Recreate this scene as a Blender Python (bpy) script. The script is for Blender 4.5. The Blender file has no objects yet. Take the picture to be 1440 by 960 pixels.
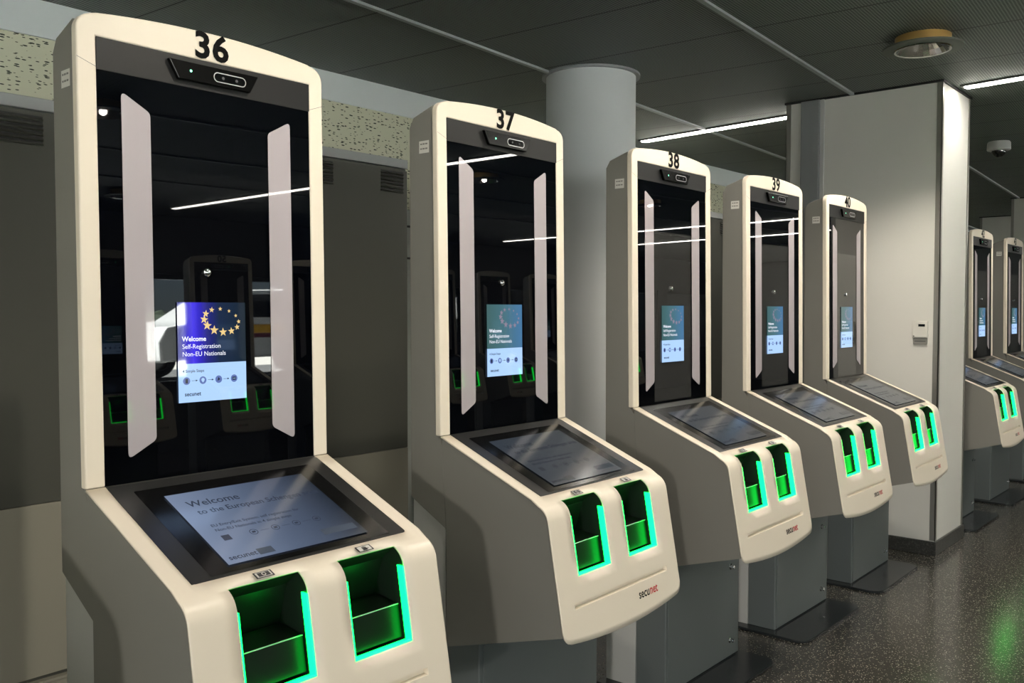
import bpy, bmesh, math, random
from mathutils import Vector, Matrix
random.seed(4)
C = bpy.context.scene.collection
SC = bpy.context.scene

# ------------------------------------------------------------------ camera
CAM = Vector((-0.8075, -1.8242, 1.4190))
YAW, PITCH, ROLL, FPX = math.radians(49.2163), math.radians(-2.0588), math.radians(0.0809), 1273.4927
cam_data = bpy.data.cameras.new('camera')
cam = bpy.data.objects.new('camera', cam_data)
C.objects.link(cam)
fw = Vector((math.sin(YAW)*math.cos(PITCH), math.cos(YAW)*math.cos(PITCH), math.sin(PITCH)))
rt = Vector((math.cos(YAW), -math.sin(YAW), 0))
up = rt.cross(fw)
rt2 = rt*math.cos(ROLL) + up*math.sin(ROLL)
up2 = up*math.cos(ROLL) - rt*math.sin(ROLL)
M = Matrix((rt2, up2, -fw)).transposed().to_4x4()
M.translation = CAM
cam.matrix_world = M
cam_data.sensor_fit = 'HORIZONTAL'
cam_data.sensor_width = 36.0
cam_data.lens = FPX/1440*36.0
cam_data.clip_start = 0.05
SC.camera = cam

# ------------------------------------------------------------------ world, exposure
SC.view_settings.view_transform = 'Standard'
SC.view_settings.look = 'None'
SC.view_settings.gamma = 1.0
SC.view_settings.use_curve_mapping = False
SC.view_settings.exposure = 0.3
world = bpy.data.worlds.new('world')
SC.world = world
world.use_nodes = True
wn = world.node_tree.nodes
sky = wn.new('ShaderNodeTexSky')
sky.sky_type = 'HOSEK_WILKIE'
sky.turbidity = 3.5
sky.sun_direction = (-0.5, -0.6, 0.62)
world.node_tree.links.new(sky.outputs[0], wn['Background'].inputs[0])
SKY_STRENGTH = 6.5
wn['Background'].inputs[1].default_value = SKY_STRENGTH
SUN = 270.0
STRIP_E = 48.0          # linear led strips in the ceiling
SPOT_W = 55.0           # downlights over the kiosk row
SPOT_FRONT = 6.0      # downlights along the middle of the hall
SPOT_LEFT = 1080.0       # added lamp standing in for daylight from the left end of the hall
sl = bpy.data.lights.new('sun', 'SUN')
sl.energy = SUN
sl.angle = 0.01
so = bpy.data.objects.new('sun', sl)
C.objects.link(so)
so.rotation_euler = Vector((0.5, 0.6, -0.9)).to_track_quat('-Z', 'Y').to_euler()
so.location = (0, -20, 12)
H = 2.72                # ceiling height


# ------------------------------------------------------------------ helpers
def lin(r, g, b):
    f = lambda c: c/12.92 if c <= 0.04045 else ((c+0.055)/1.055)**2.4
    return (f(r/255), f(g/255), f(b/255), 1.0)


def mat(name, col, rough=0.5, metal=0.0, spec=0.5, coat=0.0, emit=None, strength=0.0):
    m = bpy.data.materials.new(name)
    m.use_nodes = True
    b = m.node_tree.nodes['Principled BSDF']
    b.inputs['Base Color'].default_value = col
    b.inputs['Roughness'].default_value = rough
    b.inputs['Metallic'].default_value = metal
    b.inputs['Specular IOR Level'].default_value = spec
    b.inputs['Coat Weight'].default_value = coat
    b.inputs['Coat Roughness'].default_value = 0.02
    if emit:
        b.inputs['Emission Color'].default_value = emit
        b.inputs['Emission Strength'].default_value = strength
    return m


def noise_bump(m, scale=200.0, dist=0.0005, strength=0.3, detail=4.0):
    nt = m.node_tree
    tc = nt.nodes.new('ShaderNodeTexCoord')
    n = nt.nodes.new('ShaderNodeTexNoise')
    n.inputs['Scale'].default_value = scale
    n.inputs['Detail'].default_value = detail
    b = nt.nodes.new('ShaderNodeBump')
    b.inputs['Distance'].default_value = dist
    b.inputs['Strength'].default_value = strength
    nt.links.new(tc.outputs['Object'], n.inputs['Vector'])
    nt.links.new(n.outputs['Fac'], b.inputs['Height'])
    nt.links.new(b.outputs['Normal'], nt.nodes['Principled BSDF'].inputs['Normal'])
    return m


def tint(m, col2, scale=3.0, lo=0.35, hi=0.65, detail=4.0):
    """blend the base colour towards col2 in soft procedural patches (wear, uneven paint)"""
    nt = m.node_tree
    p = nt.nodes['Principled BSDF']
    tc = nt.nodes.new('ShaderNodeTexCoord')
    n = nt.nodes.new('ShaderNodeTexNoise')
    n.inputs['Scale'].default_value = scale
    n.inputs['Detail'].default_value = detail
    r = nt.nodes.new('ShaderNodeValToRGB')
    r.color_ramp.elements[0].position = lo
    r.color_ramp.elements[0].color = p.inputs['Base Color'].default_value
    r.color_ramp.elements[1].position = hi
    r.color_ramp.elements[1].color = col2
    nt.links.new(tc.outputs['Object'], n.inputs['Vector'])
    nt.links.new(n.outputs['Fac'], r.inputs['Fac'])
    nt.links.new(r.outputs['Color'], p.inputs['Base Color'])
    return m


def new_obj(name, bm, mats, parent=None, bevel=0.0, segs=2, smooth=False, solid=None, weld=True):
    if weld:
        bmesh.ops.remove_doubles(bm, verts=bm.verts, dist=1e-6)
    bmesh.ops.recalc_face_normals(bm, faces=bm.faces)
    me = bpy.data.meshes.new(name)
    bm.to_mesh(me)
    bm.free()
    if not isinstance(mats, (list, tuple)):
        mats = [mats]
    for m in mats:
        me.materials.append(m)
    if smooth:
        me.polygons.foreach_set('use_smooth', [True]*len(me.polygons))
        try:
            me.set_sharp_from_angle(angle=math.radians(38))
        except Exception:
            pass
    o = bpy.data.objects.new(name, me)
    C.objects.link(o)
    if parent:
        o.parent = parent
    if solid:
        s = o.modifiers.new('thickness', 'SOLIDIFY')
        s.thickness = solid
        s.offset = -1.0
    if bevel:
        b = o.modifiers.new('bevel', 'BEVEL')
        b.width = bevel
        b.segments = segs
        b.limit_method = 'ANGLE'
        b.angle_limit = math.radians(40)
    return o


def prism(bm, pts, vec, mi=0):
    """extrude the closed planar polygon pts along vec"""
    a = [bm.verts.new(p) for p in pts]
    vec = Vector(vec)
    b = [bm.verts.new(Vector(p)+vec) for p in pts]
    n = len(pts)
    fs = [bm.faces.new(a), bm.faces.new(b[::-1])]
    for i in range(n):
        fs.append(bm.faces.new((a[i], b[i], b[(i+1) % n], a[(i+1) % n])))
    for f in fs:
        f.material_index = mi
    return fs


def box(bm, x0, x1, y0, y1, z0, z1, mi=0):
    return prism(bm, [(x0, y0, z0), (x1, y0, z0), (x1, y1, z0), (x0, y1, z0)], (0, 0, z1-z0), mi)


def polyface(bm, pts, mi=0):
    f = bm.faces.new([bm.verts.new(p) for p in pts])
    f.material_index = mi
    return f


def lathe(bm, prof, center=(0, 0, 0), axis='z', n=40, mi=0, caps=(True, True)):
    """revolve (r, h) pairs about an axis through center"""
    cx, cy, cz = center
    rings = []
    for r, h in prof:
        ring = []
        for i in range(n):
            a = 2*math.pi*i/n
            c, s = math.cos(a)*r, math.sin(a)*r
            if axis == 'z':
                ring.append(bm.verts.new((cx+c, cy+s, cz+h)))
            elif axis == 'y':
                ring.append(bm.verts.new((cx+c, cy+h, cz+s)))
            else:
                ring.append(bm.verts.new((cx+h, cy+c, cz+s)))
        rings.append(ring)
    for p, q in zip(rings, rings[1:]):
        for i in range(n):
            f = bm.faces.new((p[i], p[(i+1) % n], q[(i+1) % n], q[i]))
            f.material_index = mi
    for ring, want in ((rings[0], caps[0]), (rings[-1], caps[1])):
        if not want:
            continue
        try:
            bm.faces.new(ring).material_index = mi
        except ValueError:
            pass


def rounded(x0, x1, y0, y1, r, n=6):
    pts = []
    for cx, cy, a0 in ((x1-r, y1-r, 0), (x0+r, y1-r, 90), (x0+r, y0+r, 180), (x1-r, y0+r, 270)):
        for i in range(n+1):
            a = math.radians(a0+90*i/n)
            pts.append((cx+r*math.cos(a), cy+r*math.sin(a)))
    return pts


def arc(c, r, a0, a1, n):
    return [(c[0]+r*math.cos(math.radians(a0+(a1-a0)*i/n)), c[1]+r*math.sin(math.radians(a0+(a1-a0)*i/n))) for i in range(n+1)]


_txt_cache = {}


def text_polys(body, size, bold=0.0, squeeze=1.0, align='LEFT'):
    """glyph outlines of the built-in font as flat polygons in the (u, v) plane"""
    key = (body, size, bold, squeeze, align)
    if key in _txt_cache:
        return _txt_cache[key]
    cu = bpy.data.curves.new('lettering', 'FONT')
    cu.body = body
    cu.size = size
    cu.offset = bold*size
    cu.align_x = align
    cu.space_character = 1.0 + 1.5*bold if align == 'CENTER' else 1.0
    cu.resolution_u = 3
    o = bpy.data.objects.new('lettering', cu)
    C.objects.link(o)
    bpy.context.view_layer.update()
    me = bpy.data.meshes.new_from_object(o.evaluated_get(bpy.context.evaluated_depsgraph_get()))
    out = [[(me.vertices[i].co.x*squeeze, me.vertices[i].co.y) for i in p.vertices] for p in me.polygons]
    bpy.data.objects.remove(o)
    bpy.data.curves.remove(cu)
    bpy.data.meshes.remove(me)
    _txt_cache[key] = out
    return out


def write(bm, body, fn, u, v, size, mi, bold=0.0, squeeze=1.0, align='LEFT'):
    for poly in text_polys(body, size, bold, squeeze, align):
        polyface(bm, [fn(u+a, v+b) for a, b in poly], mi)


def tag(o, label, cat, group=None, kind=None):
    if label:
        o['label'] = label
    if cat:
        o['category'] = cat
    if group:
        o['group'] = group
    if kind:
        o['kind'] = kind
    return o


def thing(name, label, cat, loc, rz=0.0, group=None):
    o = bpy.data.objects.new(name, None)
    o.empty_display_size = 0.1
    C.objects.link(o)
    o.location = loc
    o.rotation_euler = (0, 0, rz)
    return tag(o, label, cat, group)


def structure(name, bm, mats, label=None, bevel=0.0, smooth=False):
    o = new_obj(name, bm, mats, bevel=bevel, smooth=smooth)
    o['kind'] = 'structure'
    if label:
        o['label'] = label
    return o


def copy_tree(o, parent=None):
    c = o.copy()
    C.objects.link(c)
    if parent:
        c.parent = parent
    for ch in list(o.children):
        copy_tree(ch, c)
    return c


# ------------------------------------------------------------------ materials
M_cream = noise_bump(mat('cream_painted_shell', lin(232, 221, 203), 0.38), 900, 0.0002, 0.08)
M_char = noise_bump(mat('charcoal_powder_coat', lin(119, 117, 111), 0.55, spec=0.35), 1500, 0.0002, 0.15)
M_band = mat('matt_charcoal_panel', lin(25, 25, 25), 0.45, spec=0.25)
M_ped = noise_bump(mat('grey_metal_pedestal', lin(106, 112, 112), 0.42, 0.25), 1200, 0.0002, 0.12)
M_spine = noise_bump(mat('light_grey_metal', lin(190, 190, 188), 0.45, 0.1), 1200, 0.0002, 0.1)
M_glass = mat('black_glass', lin(3, 4, 7), 0.012, spec=0.36)
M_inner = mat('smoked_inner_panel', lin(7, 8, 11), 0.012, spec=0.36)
M_inner2 = mat('smoked_inner_panel_sheen', lin(50, 50, 49), 0.012, spec=0.55)  # paler copy of the same panel, oblique-view sheen put into the colour
M_bar = mat('pale_light_bar', lin(166, 158, 162), 0.4, coat=0.6)
M_bezel = mat('black_bezel_glass', lin(15, 15, 16), 0.16, spec=0.5)
M_desk = mat('desk_surround', lin(40, 40, 40), 0.3, spec=0.5)
M_black = mat('black_plastic', lin(4, 4, 4), 0.2, spec=0.2)
M_ink = mat('black_ink', lin(12, 12, 12), 0.8, spec=0.1)
M_red = mat('red_ink', lin(190, 30, 45), 0.5)
M_dkgrey = mat('dark_grey_ink', lin(44, 44, 46), 0.5)
M_chrome = mat('chrome', lin(215, 215, 215), 0.12, 1.0)
M_lens = mat('lens_glass', lin(6, 6, 8), 0.05, spec=0.8)
M_rim = mat('light_metal_rim', lin(200, 200, 200), 0.3, 0.8)
M_led = mat('status_led', lin(40, 120, 80), 0.4, emit=(0.2, 1.0, 0.55, 1), strength=3.0)
M_glow = mat('green_led_light_guide', lin(40, 200, 150), 0.4, emit=(0.0, 1.0, 0.05, 1), strength=7.5)
M_cavity = mat('dark_slot_lining', lin(26, 31, 29), 0.3, spec=0.4)
M_bed = mat('scanner_bed_glass', lin(9, 11, 10), 0.3, spec=0.3)
M_edge = mat('pale_glass_edge', lin(150, 185, 165), 0.2)
M_label = mat('white_label', lin(205, 203, 196), 0.6)
M_labelink = mat('label_print', lin(110, 108, 104), 0.6)
M_plate = mat('dark_floor_plate', lin(36, 39, 41), 0.2, spec=0.45)
M_gasket = mat('dark_gasket', lin(20, 20, 20), 0.6)


def screen_mat(name, stops, axis='X', a=0.0, b=1.0, strength=1.0):
    """a display whose picture is a smooth colour blend along one object axis"""
    m = mat(name, lin(6, 6, 8), 0.03, spec=0.7)
    nt = m.node_tree
    p = nt.nodes['Principled BSDF']
    tc = nt.nodes.new('ShaderNodeTexCoord')
    sx = nt.nodes.new('ShaderNodeSeparateXYZ')
    mr = nt.nodes.new('ShaderNodeMapRange')
    mr.inputs['From Min'].default_value = a
    mr.inputs['From Max'].default_value = b
    r = nt.nodes.new('ShaderNodeValToRGB')
    el = r.color_ramp.elements
    el[0].position, el[0].color = stops[0]
    el[1].position, el[1].color = stops[-1]
    for pos, col in stops[1:-1]:
        e = el.new(pos)
        e.color = col
    nt.links.new(tc.outputs['Object'], sx.inputs[0])
    nt.links.new(sx.outputs[axis], mr.inputs['Value'])
    nt.links.new(mr.outputs['Result'], r.inputs['Fac'])
    nt.links.new(r.outputs['Color'], p.inputs['Emission Color'])
    p.inputs['Emission Strength'].default_value = strength
    return m


E_white = mat('screen_white_text', lin(40, 40, 45), 0.1, emit=lin(235, 238, 250), strength=0.95)
E_gold = mat('screen_gold_star', lin(40, 40, 30), 0.1, emit=lin(228, 196, 130), strength=0.9)
E_faint = mat('screen_faint_star', lin(30, 30, 30), 0.1, emit=lin(140, 130, 150), strength=0.8)
E_light = mat('screen_light_blue', lin(20, 20, 22), 0.03, spec=0.7, emit=lin(168, 202, 246), strength=0.95)
E_navy = mat('screen_navy_icon', lin(6, 8, 16), 0.1, emit=lin(98, 118, 180), strength=0.8)
E_navyd = mat('screen_navy_text', lin(4, 5, 10), 0.1, emit=lin(20, 28, 55), strength=0.5)
E_top_near = screen_mat('screen_blue_glow', [(0.0, lin(30, 28, 110)), (0.22, lin(58, 44, 215)), (0.42, lin(34, 36, 120)), (0.6, lin(26, 40, 66)), (1.0, lin(22, 36, 46))], 'X', -0.097, 0.071)
E_top_far = screen_mat('screen_teal', [(0.0, lin(60, 92, 92)), (0.5, lin(66, 104, 116)), (1.0, lin(66, 110, 150))], 'X', -0.097, 0.071)
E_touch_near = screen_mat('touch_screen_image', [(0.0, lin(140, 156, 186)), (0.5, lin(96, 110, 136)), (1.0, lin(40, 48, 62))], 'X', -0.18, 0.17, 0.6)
E_touch_far = screen_mat('touch_screen_image_dim', [(0.0, lin(56, 64, 74)), (1.0, lin(70, 74, 78))], 'X', -0.18, 0.17, 0.6)
for _m in (E_touch_near, E_touch_far):
    _m.node_tree.nodes['Principled BSDF'].inputs['Roughness'].default_value = 0.15
    _m.node_tree.nodes['Principled BSDF'].inputs['Base Color'].default_value = lin(16, 18, 22)
E_touch_ink = mat('touch_screen_ink', lin(30, 34, 42), 0.13, emit=lin(52, 60, 78), strength=0.6)
E_touch_btn = mat('touch_screen_button', lin(30, 34, 42), 0.13, emit=lin(70, 78, 90), strength=0.7)
E_touch_ink_far = mat('touch_screen_ink_dim', lin(30, 34, 42), 0.13, emit=lin(48, 54, 62), strength=0.5)


# ------------------------------------------------------------------ setting: floor, ceiling, walls
XL, XR, YB, YF = -9.0, 19.0, 2.23, -8.0

m_floor = mat('speckled_dark_floor', lin(80, 78, 72), 0.19, spec=0.5)
nt = m_floor.node_tree
p = nt.nodes['Principled BSDF']
tc = nt.nodes.new('ShaderNodeTexCoord')
vor = nt.nodes.new('ShaderNodeTexVoronoi')
vor.inputs['Scale'].default_value = 105
ramp = nt.nodes.new('ShaderNodeValToRGB')
ramp.color_ramp.elements[0].position = 0.10
ramp.color_ramp.elements[0].color = lin(196, 192, 180)
ramp.color_ramp.elements[1].position = 0.3
ramp.color_ramp.elements[1].color = lin(70, 68, 63)
nz = nt.nodes.new('ShaderNodeTexNoise')
nz.inputs['Scale'].default_value = 60
nz.inputs['Detail'].default_value = 6
ramp2 = nt.nodes.new('ShaderNodeValToRGB')
ramp2.color_ramp.elements[0].position = 0.35
ramp2.color_ramp.elements[0].color = (0.55, 0.55, 0.55, 1)
ramp2.color_ramp.elements[1].position = 0.7
ramp2.color_ramp.elements[1].color = (1.15, 1.15, 1.12, 1)
mx = nt.nodes.new('ShaderNodeMix')
mx.data_type = 'RGBA'
mx.blend_type = 'MULTIPLY'
mx.inputs['Factor'].default_value = 1.0
nt.links.new(tc.outputs['Object'], vor.inputs['Vector'])
nt.links.new(tc.outputs['Object'], nz.inputs['Vector'])
nt.links.new(vor.outputs['Distance'], ramp.inputs['Fac'])
nt.links.new(nz.outputs['Fac'], ramp2.inputs['Fac'])
nt.links.new(ramp.outputs['Color'], mx.inputs['A'])
nt.links.new(ramp2.outputs['Color'], mx.inputs['B'])
nt.links.new(mx.outputs['Result'], p.inputs['Base Color'])
bm = bmesh.new()
box(bm, XL, XR, YF, YB, -0.1, 0.0)
structure('floor', bm, m_floor)

# dark expanded-mesh ceiling panels with thin joints; the grid is turned a few degrees against the row
GA = 0.064
m_ceil = mat('dark_mesh_ceiling', lin(62, 66, 64), 0.6, spec=0.3)
nt = m_ceil.node_tree
p = nt.nodes['Principled BSDF']
tc = nt.nodes.new('ShaderNodeTexCoord')
mp = nt.nodes.new('ShaderNodeMapping')
mp.inputs['Rotation'].default_value = (0, 0, -GA)
nt.links.new(tc.outputs['Object'], mp.inputs['Vector'])
vm = nt.nodes.new('ShaderNodeTexVoronoi')
vm.inputs['Scale'].default_value = 75
vm.inputs['Randomness'].default_value = 0.0
wv = nt.nodes.new('ShaderNodeTexWave')
wv.bands_direction = 'Y'
wv.inputs['Scale'].default_value = 14
nt.links.new(mp.outputs['Vector'], vm.inputs['Vector'])
nt.links.new(mp.outputs['Vector'], wv.inputs['Vector'])
r1 = nt.nodes.new('ShaderNodeValToRGB')
r1.color_ramp.elements[0].position = 0.25
r1.color_ramp.elements[0].color = lin(42, 45, 43)
r1.color_ramp.elements[1].position = 0.55
r1.color_ramp.elements[1].color = lin(120, 127, 122)
nt.links.new(vm.outputs['Distance'], r1.inputs['Fac'])
sx = nt.nodes.new('ShaderNodeSeparateXYZ')
nt.links.new(mp.outputs['Vector'], sx.inputs[0])
ad = nt.nodes.new('ShaderNodeMath')
ad.operation = 'ADD'
ad.inputs[1].default_value = 0.0
nt.links.new(sx.outputs['X'], ad.inputs[0])
pp = nt.nodes.new('ShaderNodeMath')
pp.operation = 'PINGPONG'
pp.inputs[1].default_value = 0.3
nt.links.new(ad.outputs[0], pp.inputs[0])
gt = nt.nodes.new('ShaderNodeMath')
gt.operation = 'GREATER_THAN'
gt.inputs[1].default_value = 0.2945
nt.links.new(pp.outputs[0], gt.inputs[0])
mx = nt.nodes.new('ShaderNodeMix')
mx.data_type = 'RGBA'
nt.links.new(gt.outputs[0], mx.inputs['Factor'])
nt.links.new(r1.outputs['Color'], mx.inputs['A'])
mx.inputs['B'].default_value = lin(18, 18, 18)
nt.links.new(mx.outputs['Result'], p.inputs['Base Color'])
bp = nt.nodes.new('ShaderNodeBump')
bp.inputs['Distance'].default_value = 0.004
bp.inputs['Strength'].default_value = 0.5
nt.links.new(vm.outputs['Distance'], bp.inputs['Height'])
nt.links.new(bp.outputs['Normal'], p.inputs['Normal'])
JOINT = ad
# phase so that a joint crosses the ceiling at (2.46, 1.235)
_x = 2.46*math.cos(GA) + 1.235*math.sin(GA)
JOINT.inputs[1].default_value = 0.3 - (_x % 0.6)
bm = bmesh.new()
box(bm, XL, XR, YF, YB, H, H+0.1)
structure('ceiling', bm, m_ceil)

m_rail = mat('grey_ceiling_rail', lin(150, 156, 156), 0.45, 0.1)
for i in range(-6, 2):
    bm = bmesh.new()
    y0 = 1.10 + i*1.18
    x0, x1 = XL+0.1, XR-0.1
    if i == 1:
        x1 = min(x1, -1.0)
    ya, yb = y0+GA*x0, y0+GA*x1
    if ya < YF+0.1:
        x0 = (YF+0.1-y0)/GA
        ya = YF+0.1
    if yb > YB-0.05:
        x1 = (YB-0.05-y0)/GA
        yb = YB-0.05
    prism(bm, [(x0, ya-0.012, H-0.012), (x1, yb-0.012, H-0.012), (x1, yb+0.012, H-0.012), (x0, ya+0.012, H-0.012)], (0, 0, 0.02))
    structure('trim_%d' % (i+7), bm, m_rail)

# back wall: pitted acoustic board under a plain pale band
m_acou = mat('acoustic_board', lin(196, 196, 172), 0.9, spec=0.2)
nt = m_acou.node_tree
p = nt.nodes['Principled BSDF']
tc = nt.nodes.new('ShaderNodeTexCoord')
mp = nt.nodes.new('ShaderNodeMapping')
mp.inputs['Scale'].default_value = (34, 34, 120)
vor = nt.nodes.new('ShaderNodeTexVoronoi')
vor.inputs['Scale'].default_value = 1.0
nt.links.new(tc.outputs['Object'], mp.inputs['Vector'])
nt.links.new(mp.outputs['Vector'], vor.inputs['Vector'])
sel = nt.nodes.new('ShaderNodeSeparateColor')
nt.links.new(vor.outputs['Color'], sel.inputs[0])
lt = nt.nodes.new('ShaderNodeMath')
lt.operation = 'LESS_THAN'
nt.links.new(vor.outputs['Distance'], lt.inputs[0])
ml = nt.nodes.new('ShaderNodeMath')
ml.operation = 'MULTIPLY'
ml.inputs[1].default_value = 0.42
nt.links.new(sel.outputs[0], ml.inputs[0])
nt.links.new(ml.outputs[0], lt.inputs[1])
mx = nt.nodes.new('ShaderNodeMix')
mx.data_type = 'RGBA'
nt.links.new(lt.outputs[0], mx.inputs['Factor'])
mx.inputs['A'].default_value = lin(206, 206, 182)
mx.inputs['B'].default_value = lin(62, 66, 56)
nt.links.new(mx.outputs['Result'], p.inputs['Base Color'])
m_plaster = noise_bump(mat('white_plaster', lin(214, 212, 206), 0.8, spec=0.3), 160, 0.001, 0.25)
m_band2 = mat('pale_wall_band', lin(232, 238, 238), 0.7)
bm = bmesh.new()
box(bm, XL, XR, YB, YB+0.12, 0, H)
structure('wall_back', bm, m_acou)
bm = bmesh.new()
box(bm, XL+0.05, XR-0.05, YB-0.012, YB, H-0.155, H)
structure('trim_20', bm, m_band2, 'pale plain band along the top of the back wall')
m_wall = mat('grey_wall', lin(120, 122, 122), 0.7)
m_darkwall = mat('dark_wall', lin(58, 60, 62), 0.6)
bm = bmesh.new()
box(bm, XR, XR+0.1, YF, YB, 0, H)
structure('wall_right', bm, m_wall)
# left wall: one wide glazed opening near the camera's end of the hall
bm = bmesh.new()
box(bm, XL-0.1, XL, YF, -6.6, 0, H)
box(bm, XL-0.1, XL, -2.0, YB, 0, H)
box(bm, XL-0.1, XL, -6.6, -2.0, 0, 0.4)
box(bm, XL-0.1, XL, -6.6, -2.0, 2.55, H)
structure('wall_left', bm, m_wall)
# front wall: windows between piers, daylight beyond
m_wframe = mat('dark_window_frame', lin(40, 42, 44), 0.4)
m_pane = bpy.data.materials.new('window_pane')
m_pane.use_nodes = True
nt = m_pane.node_tree
nt.nodes.remove(nt.nodes['Principled BSDF'])
tr = nt.nodes.new('ShaderNodeBsdfTransparent')
tr.inputs[0].default_value = (0.9, 0.94, 0.93, 1)
gl = nt.nodes.new('ShaderNodeBsdfGlossy')
gl.inputs['Roughness'].default_value = 0.0
fr = nt.nodes.new('ShaderNodeFresnel')
fr.inputs[0].default_value = 1.35
ms = nt.nodes.new('ShaderNodeMixShader')
nt.links.new(fr.outputs[0], ms.inputs[0])
nt.links.new(tr.outputs[0], ms.inputs[1])
nt.links.new(gl.outputs[0], ms.inputs[2])
nt.links.new(ms.outputs[0], nt.nodes['Material Output'].inputs[0])
bm = bmesh.new()
box(bm, XL, XR, YF-0.1, YF, 0, 0.75)
box(bm, XL, XR, YF-0.1, YF, 2.05, H)
PIERS = []
x = XL
wins = []
for k in range(9):
    a = XL + 0.2 + k*3.1
    b = a + 2.75
    wins.append((a, b))
edges = [XL] + [v for w in wins for v in w] + [XR]
for a, b in zip(edges[0::2], edges[1::2]):
    box(bm, a, b, YF-0.1, YF, 0.75, 2.05)
structure('wall_front', bm, m_darkwall)


def window(idx, p0, p1, z0, z1):
    """framed glazing between two floor points"""
    p0, p1 = Vector(p0), Vector(p1)
    d = (p1-p0)
    L = d.length
    d.normalize()
    n = Vector((-d.y, d.x, 0))
    bm = bmesh.new()

    def bar(a, b, lo, hi):
        q = [p0+d*a-n*0.03, p0+d*b-n*0.03, p0+d*b+n*0.03, p0+d*a+n*0.03]
        prism(bm, [(v.x, v.y, lo) for v in q], (0, 0, hi-lo))
    bar(0, L, z0, z0+0.06)
    bar(0, L, z1-0.06, z1)
    bar(0, 0.06, z0+0.06, z1-0.06)
    bar(L-0.06, L, z0+0.06, z1-0.06)
    bar(L/2-0.03, L/2+0.03, z0+0.06, z1-0.06)
    w = structure('window_%d' % idx, bm, m_wframe)
    bm = bmesh.new()
    polyface(bm, [(p0+d*0.06)[:2]+(z0+0.06,), (p0+d*(L-0.06))[:2]+(z0+0.06,), (p0+d*(L-0.06))[:2]+(z1-0.06,), (p0+d*0.06)[:2]+(z1-0.06,)])
    new_obj('pane', bm, m_pane, w)


for k, (a, b) in enumerate(wins):
    window(k+1, (a, YF-0.05, 0), (b, YF-0.05, 0), 0.75, 2.05)
window(12, (XL-0.05, -6.6, 0), (XL-0.05, -2.0, 0), 0.4, 2.55)

# ------------------------------------------------------------------ outdoors beyond the windows (seen in the glass)
GZ = 0.60
m_asph = noise_bump(mat('sunlit_concrete', lin(176, 172, 164), 0.9), 8, 0.01, 0.2)
bm = bmesh.new()
box(bm, -30, 60, -60, YF-0.4, GZ-0.2, GZ)
structure('outdoor_ground', bm, m_asph)
m_bounce_cut = noise_bump(mat('bounce_cut_dark', lin(84, 84, 82), 0.9), 20, 0.01, 0.2)  # added dark strip, keeps the ground bounce off the ceiling near the windows
bm = bmesh.new()
box(bm, -29, 59, -16.0, YF-0.45, GZ, GZ+0.004)
structure('outdoor_bounce_cut', bm, m_bounce_cut)
m_hedge = mat('dark_green_hedge', lin(58, 72, 48), 0.9)
tint(m_hedge, lin(34, 46, 30), 1.2)
bm = bmesh.new()
for i in range(70):
    hx = -20 + i*1.2 + random.uniform(-.4, .4)
    s = random.uniform(0.5, 0.95)
    bmesh.ops.create_icosphere(bm, subdivisions=2, radius=1.0, matrix=Matrix.Translation((hx, -50+random.uniform(-1, 1), GZ+0.9*s)) @ Matrix.Diagonal((1.5*s, 1.2, 1.35*s, 1)))
for v in bm.verts:
    v.co += Vector((random.uniform(-.12, .12), random.uniform(-.12, .12), random.uniform(-.12, .12)))
tag(new_obj('hedge', bm, m_hedge, weld=False), 'dark green line of trees far outside the hall windows', 'hedge', kind='stuff')

# ------------------------------------------------------------------ pillars
PX, PY = 4.707, -0.286
m_trimmetal = mat('brushed_metal_corner', lin(150, 148, 142), 0.35, 0.7)
m_base = tint(noise_bump(mat('dark_terrazzo_base', lin(52, 52, 50), 0.35), 90, 0.0005, 0.2), lin(92, 92, 86), 120, 0.5, 0.75)
m_duct = mat('grey_cable_duct', lin(128, 130, 132), 0.45, 0.2)


def square_pillar(x0, y0, wx, wy, name, label):
    bm = bmesh.new()
    box(bm, x0, x0+wx, y0, y0+wy, 0, H)
    o = structure(name, bm, m_plaster, label)
    for cx, cy in ((x0, y0), (x0, y0+wy), (x0+wx, y0), (x0+wx, y0+wy)):
        bm = bmesh.new()
        sxn, syn = (1 if cx == x0 else -1), (1 if cy == y0 else -1)
        a, b, t = cx-sxn*0.004, cy-syn*0.004, 0.004
        xs = sorted((a, a+sxn*t)), sorted((a, a+sxn*0.03))
        ys = sorted((b, b+syn*t)), sorted((b, b+syn*0.03))
        box(bm, xs[0][0], xs[0][1], ys[1][0], ys[1][1], 0.085, H-0.012)
        box(bm, xs[1][0], xs[1][1], ys[0][0], ys[0][1], 0.085, H-0.012)
        new_obj('corner_guard', bm, m_trimmetal, o)
    bm = bmesh.new()
    e = 0.012
    box(bm, x0-e, x0+wx+e, y0-e, y0+wy+e, 0, 0.08)
    new_obj('skirting', bm, m_base, o, bevel=0.003)
    bm = bmesh.new()
    box(bm, x0-e, x0+wx+e, y0-e, y0+wy+e, H-0.012, H)
    new_obj('ceiling_collar', bm, M_gasket, o)
    return o


square_pillar(PX, PY, 0.57, 0.92, 'square_pillar', 'white plastered square pillar with metal corners beside kiosk 40')
square_pillar(13.2, 1.05, 0.57, 0.5, 'square_pillar', 'far white pillar rising behind kiosk 43')
square_pillar(11.05, 0.1, 0.57, 0.6, 'square_pillar', 'grey pillar at the right edge of the picture, behind kiosk 43')

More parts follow.
